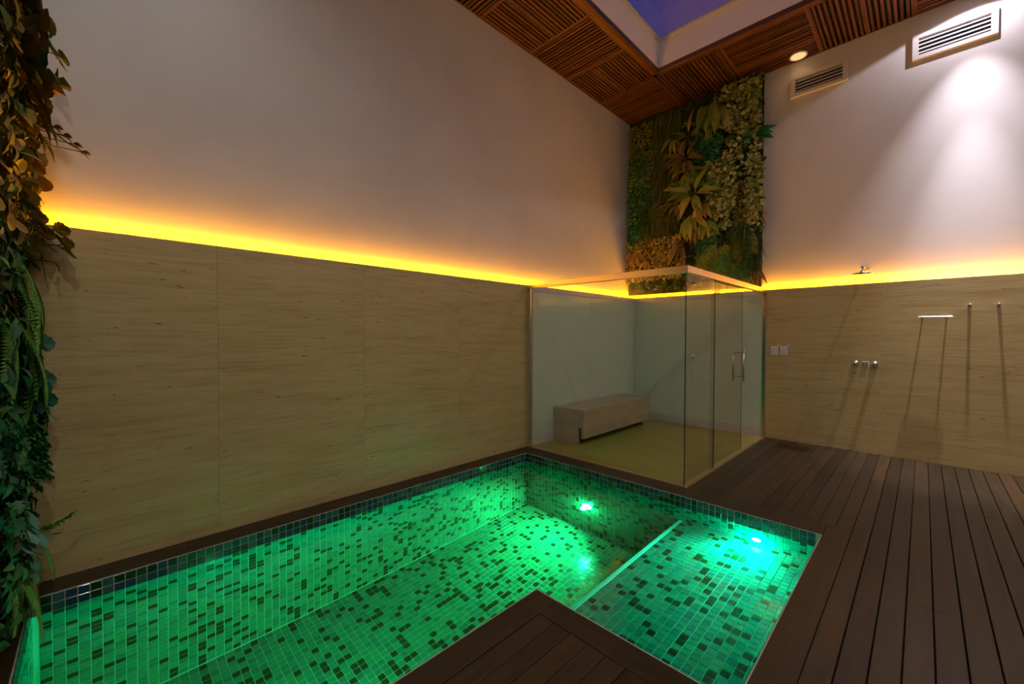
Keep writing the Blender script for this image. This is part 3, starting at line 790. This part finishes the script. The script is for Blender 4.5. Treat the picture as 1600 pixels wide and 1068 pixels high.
ros(1.34, 4.72, .17, (165, 178, 190, 205), .44, 'broad', 'olive')
ros(1.06, 4.80, .12, (175, 150, 200, 185), .26, 'lance', 'olive')
ros(.86, 4.05, .17, (-100, -75, -125, 80, 105, 180, 150, -30, 30, 205), .32, 'broad', 'bronze')
ros(.72, 4.12, .14, (-100, -60, 170, 200), .24, 'broad', 'olive')
ros(.98, 3.50, .18, (-112, -95, -75, -130, -150, 100, 80, 170, 150, 200, -40, 30), .38, 'broad', 'olive')
ros(.84, 3.60, .16, (-110, -80, -50, 60, 175), .28, 'oval', 'olive')
ros(.95, 3.22, .16, (170, 185, 200, 150, 215, 130), .36, 'broad', 'olive')
ros(1.10, 3.35, .17, (165, 180, 195, 145), .34, 'broad', 'gold')
ros(1.02, 3.02, .14, (150, 180, 205, 225), .28, 'lance', 'bronze')
ros(1.12, 3.72, .15, (-80, 60, 130, 175, 210), .26, 'lance', 'fern')
ros(.74, 3.42, .15, (-110, 170, 190, -140, 150, 60), .30, 'lance', 'bronze')
ros(1.14, 3.10, .15, (165, 185, 205, 140), .32, 'broad', 'olive')
ros(.90, 3.88, .15, (150, 175, 200, -100, 100), .28, 'broad', 'olive')
ros(.66, 4.45, .14, (170, 190, -120, 150), .28, 'lance', 'olive')
ros(1.20, 4.45, .15, (150, 175, 200, 110), .26, 'lance', 'olive')
ros(.02, 2.75, .12, (150, 180, 200, -120, 120), .24, 'oval', 'bronze')
ros(.25, 2.62, .13, (160, 185, 210, 120), .26, 'lance', 'gold')
ros(.05, 2.50, .13, (140, 175, 200, 230), .26, 'oval', 'gold')
ros(.80, 2.80, .14, (200, 215, 230, 160), .36, 'lance', 'bronze')
ros(1.58, 2.92, .14, (176, 188, 168), .44, 'lance', 'olive')
ros(1.36, 2.78, .13, (170, 185, 195, 155, 205), .56, 'frond', 'olive', 'fern')
ros(1.46, 2.72, .15, (172, 184, 160), .55, 'frond', 'fern', 'fern')
ros(1.68, 3.02, .12, (170, 180, 190, 200), .46, 'frond', 'dark', 'fern')
ros(1.74, 2.86, .13, (170, 180, 190, 196), .42, 'frond', 'moss', 'fern')
ros(1.66, 2.66, .12, (170, 185, 200), .46, 'frond', 'dark', 'fern')
ros(.46, 3.62, .10, (175, 188, 165, 200), .42, 'frond', 'grass', 'fern')
ros(.20, 3.55, .10, (172, 186, 198), .36, 'frond', 'dark', 'fern')
ros(1.78, 4.10, .15, (95, 80, 110, 60), .24, 'oval', 'deep')
ros(1.60, 4.12, .15, (90, 60, 130, -60), .20, 'oval', 'deep')
ros(1.86, 3.74, .14, (80, 95), .10, 'disc', 'pale')
ros(1.85, 3.0, .12, (110, 60, 150), .14, 'lance', 'gold')
ros(1.84, 2.30, .12, (170, 190, 150), .22, 'lance', 'bronze')

# ---- garden on the wall beside the camera (seen at its end, over the pool corner)
g2 = Garden('foliage_wall', (0, YN, 0), (1, 0, 0), (0, 1, 0), 'wall of mixed trailing foliage over the near corner of the pool')
box('backing_mat', M_MAT, -RC + .01, 2.2, 0, .05, .10, 4.4, g2.root)
B = g2.stuff
B('foliage', 'small', 'dark', rect(-.13, 1.5, .08, 3.6), 5200, (.04, .09), (.05, .20))
B('golden_ivy', 'oval', 'gold', rect(-.10, .9, 1.95, 2.65), 700, (.05, .09), (.12, .27))
B('golden_ivy', 'disc', 'gold', rect(-.10, .9, 1.85, 3.3), 420, (.05, .09), (.12, .27))
B('foliage', 'oval', 'bronze', rect(-.10, 1.0, 2.35, 3.3), 420, (.07, .12), (.12, .28))
B('foliage', 'oval', 'dark', rect(-.10, 1.0, 2.2, 3.4), 320, (.07, .13), (.12, .28))
B('holly', 'holly', 'deep', rect(-.10, .9, .55, 1.05), 460, (.05, .09), (.12, .27))
B('foliage', 'oval', 'deep', rect(-.10, 1.0, .1, 1.9), 620, (.05, .10), (.10, .26))
P1 = g2.plant
def sil(u, z, n, angs, size, kind, mk, name='leafy_plant', out_=.8): P1(name, u, z, n, [(J(a, 6), size * random.uniform(.85, 1.15), out_ + random.uniform(-.1, .2)) for a in angs], kind, mk)
# round-leaved branch at the top
for i, (nn, zz) in enumerate([(.20, 3.20), (.25, 3.06), (.28, 3.10), (.29, 2.98), (.32, 2.98), (.33, 2.93), (.36, 2.90), (.24, 3.16), (.21, 3.08)]):
    sil(.08 + .03 * (i % 3), zz, nn, (J(60, 60), J(200, 60)), .085, 'disc', 'fern' if i % 2 else 'gold', 'eucalyptus_sprig', .3)
br = MB().tube([g2.P(.05, 3.05, .10), g2.P(.1, 3.06, .22), g2.P(.1, 2.94, .34), g2.P(.1, 2.85, .41)], .007, .004, 5).build('branch', M_STEM, g2.root)
for zz in (2.85, 2.72, 2.62, 2.52):
    for uu in (.0, .25, .5):
        sil(uu, zz + random.uniform(-.05, .05), .20 + random.uniform(0, .05), (150, 100, 60, 200, 20), .17, 'oval', random.choice(['bronze', 'dark', 'bronze', 'gold']), out_=.9)
sil(.10, 2.72, .24, (110, 95, 130), .16, 'holly', 'bronze', out_=1.6)
sil(.15, 2.50, .24, (150, 165, 120), .15, 'lance', 'bronze', out_=.8)
# thin sprig reaching over the wall
for i in range(4): sil(.1, 2.50 - .035 * i, .34 + .035 * i, (100, 140), .06, 'oval', 'bronze', 'thin_sprig', 1.2)
MB().tube([g2.P(.1, 2.56, .2), g2.P(.1, 2.50, .32), g2.P(.1, 2.43, .40), g2.P(.1, 2.39, .475)], .005, .003, 5).build('branch', M_STEM, g2.root)
for zz in (2.35, 2.22, 2.12, 2.02):
    for uu in (.0, .2, .45): sil(uu, zz + random.uniform(-.04, .04), .20 + random.uniform(0, .06), (60, 120, 180, 10), .085, random.choice(['disc', 'oval']), 'gold', out_=.9)
sil(.1, 2.16, .26, (95, 70), .075, 'disc', 'gold', out_=1.4)
for zz, nn in ((1.98, .27), (1.93, .33), (1.90, .28), (1.86, .36), (1.84, .25), (1.80, .22)):
    sil(.1, zz, nn, (80, 150, 210), .085, 'scallop', 'gold', 'geranium', .7)
sil(.1, 1.77, .34, (150, 210, 260), .06, 'oval', 'dark', 'thin_sprig', .5)
MB().tube([g2.P(.1, 1.92, .2), g2.P(.1, 1.90, .26), g2.P(.1, 1.78, .30), g2.P(.1, 1.66, .315)], .004, .002, 4).build('tendril', M_STEM, g2.root)
# ferns
sil(.15, 1.86, .16, (170, 185, 150), .42, 'frond', 'fern_lit', 'fern', .35)
sil(.30, 1.74, .18, (165, 185, 200), .42, 'frond', 'fern_lit', 'fern', .35)
sil(.10, 1.60, .18, (170, 155, 190), .50, 'frond', 'fern', 'fern', .30)
sil(.05, 1.48, .20, (160, 175), .46, 'frond', 'fern', 'fern', .22)
sil(.45, 1.55, .18, (160, 180, 200), .46, 'frond', 'fern_lit', 'fern', .3)
for zz, nn in ((1.12, .27), (1.06, .26), (1.00, .28), (.96, .24), (1.10, .22), (1.30, .26)): sil(.1, zz, nn, (60, 150), .10, 'scallop', 'teal_lit', 'round_leaf_plant', .5)
for zz in (.90, .80, .72, .64):
    for uu in (.0, .2, .4): sil(uu, zz, .20 + random.uniform(0, .05), (100, 60, 140, 180), .095, 'holly', 'deep', 'holly_sprig', 1.0)
for zz, uu, nn in ((.64, .5, .23), (.58, .55, .22), (.52, .45, .24), (.44, .5, .23), (.40, .45, .25), (.30, .4, .23), (.70, .5, .2)): sil(uu, zz, nn, (170, 110), .13, 'scallop', 'teal_lit', 'round_leaf_plant', .25)
P1('needle_sprig', .1, .33, .17, [(88, .19, 3.2)], 'sprig', 'fern_lit')
sil(.12, .42, .20, (150, 170, 135), .34, 'frond', 'fern_lit', 'fern', .45)
sil(.25, .30, .18, (160, 180, 140), .30, 'frond', 'olive', 'fern', .4)
sil(.5, .36, .18, (150, 175, 200), .32, 'frond', 'fern_lit', 'fern', .4)
print('leaf objects', g1.nparts, g2.nparts)
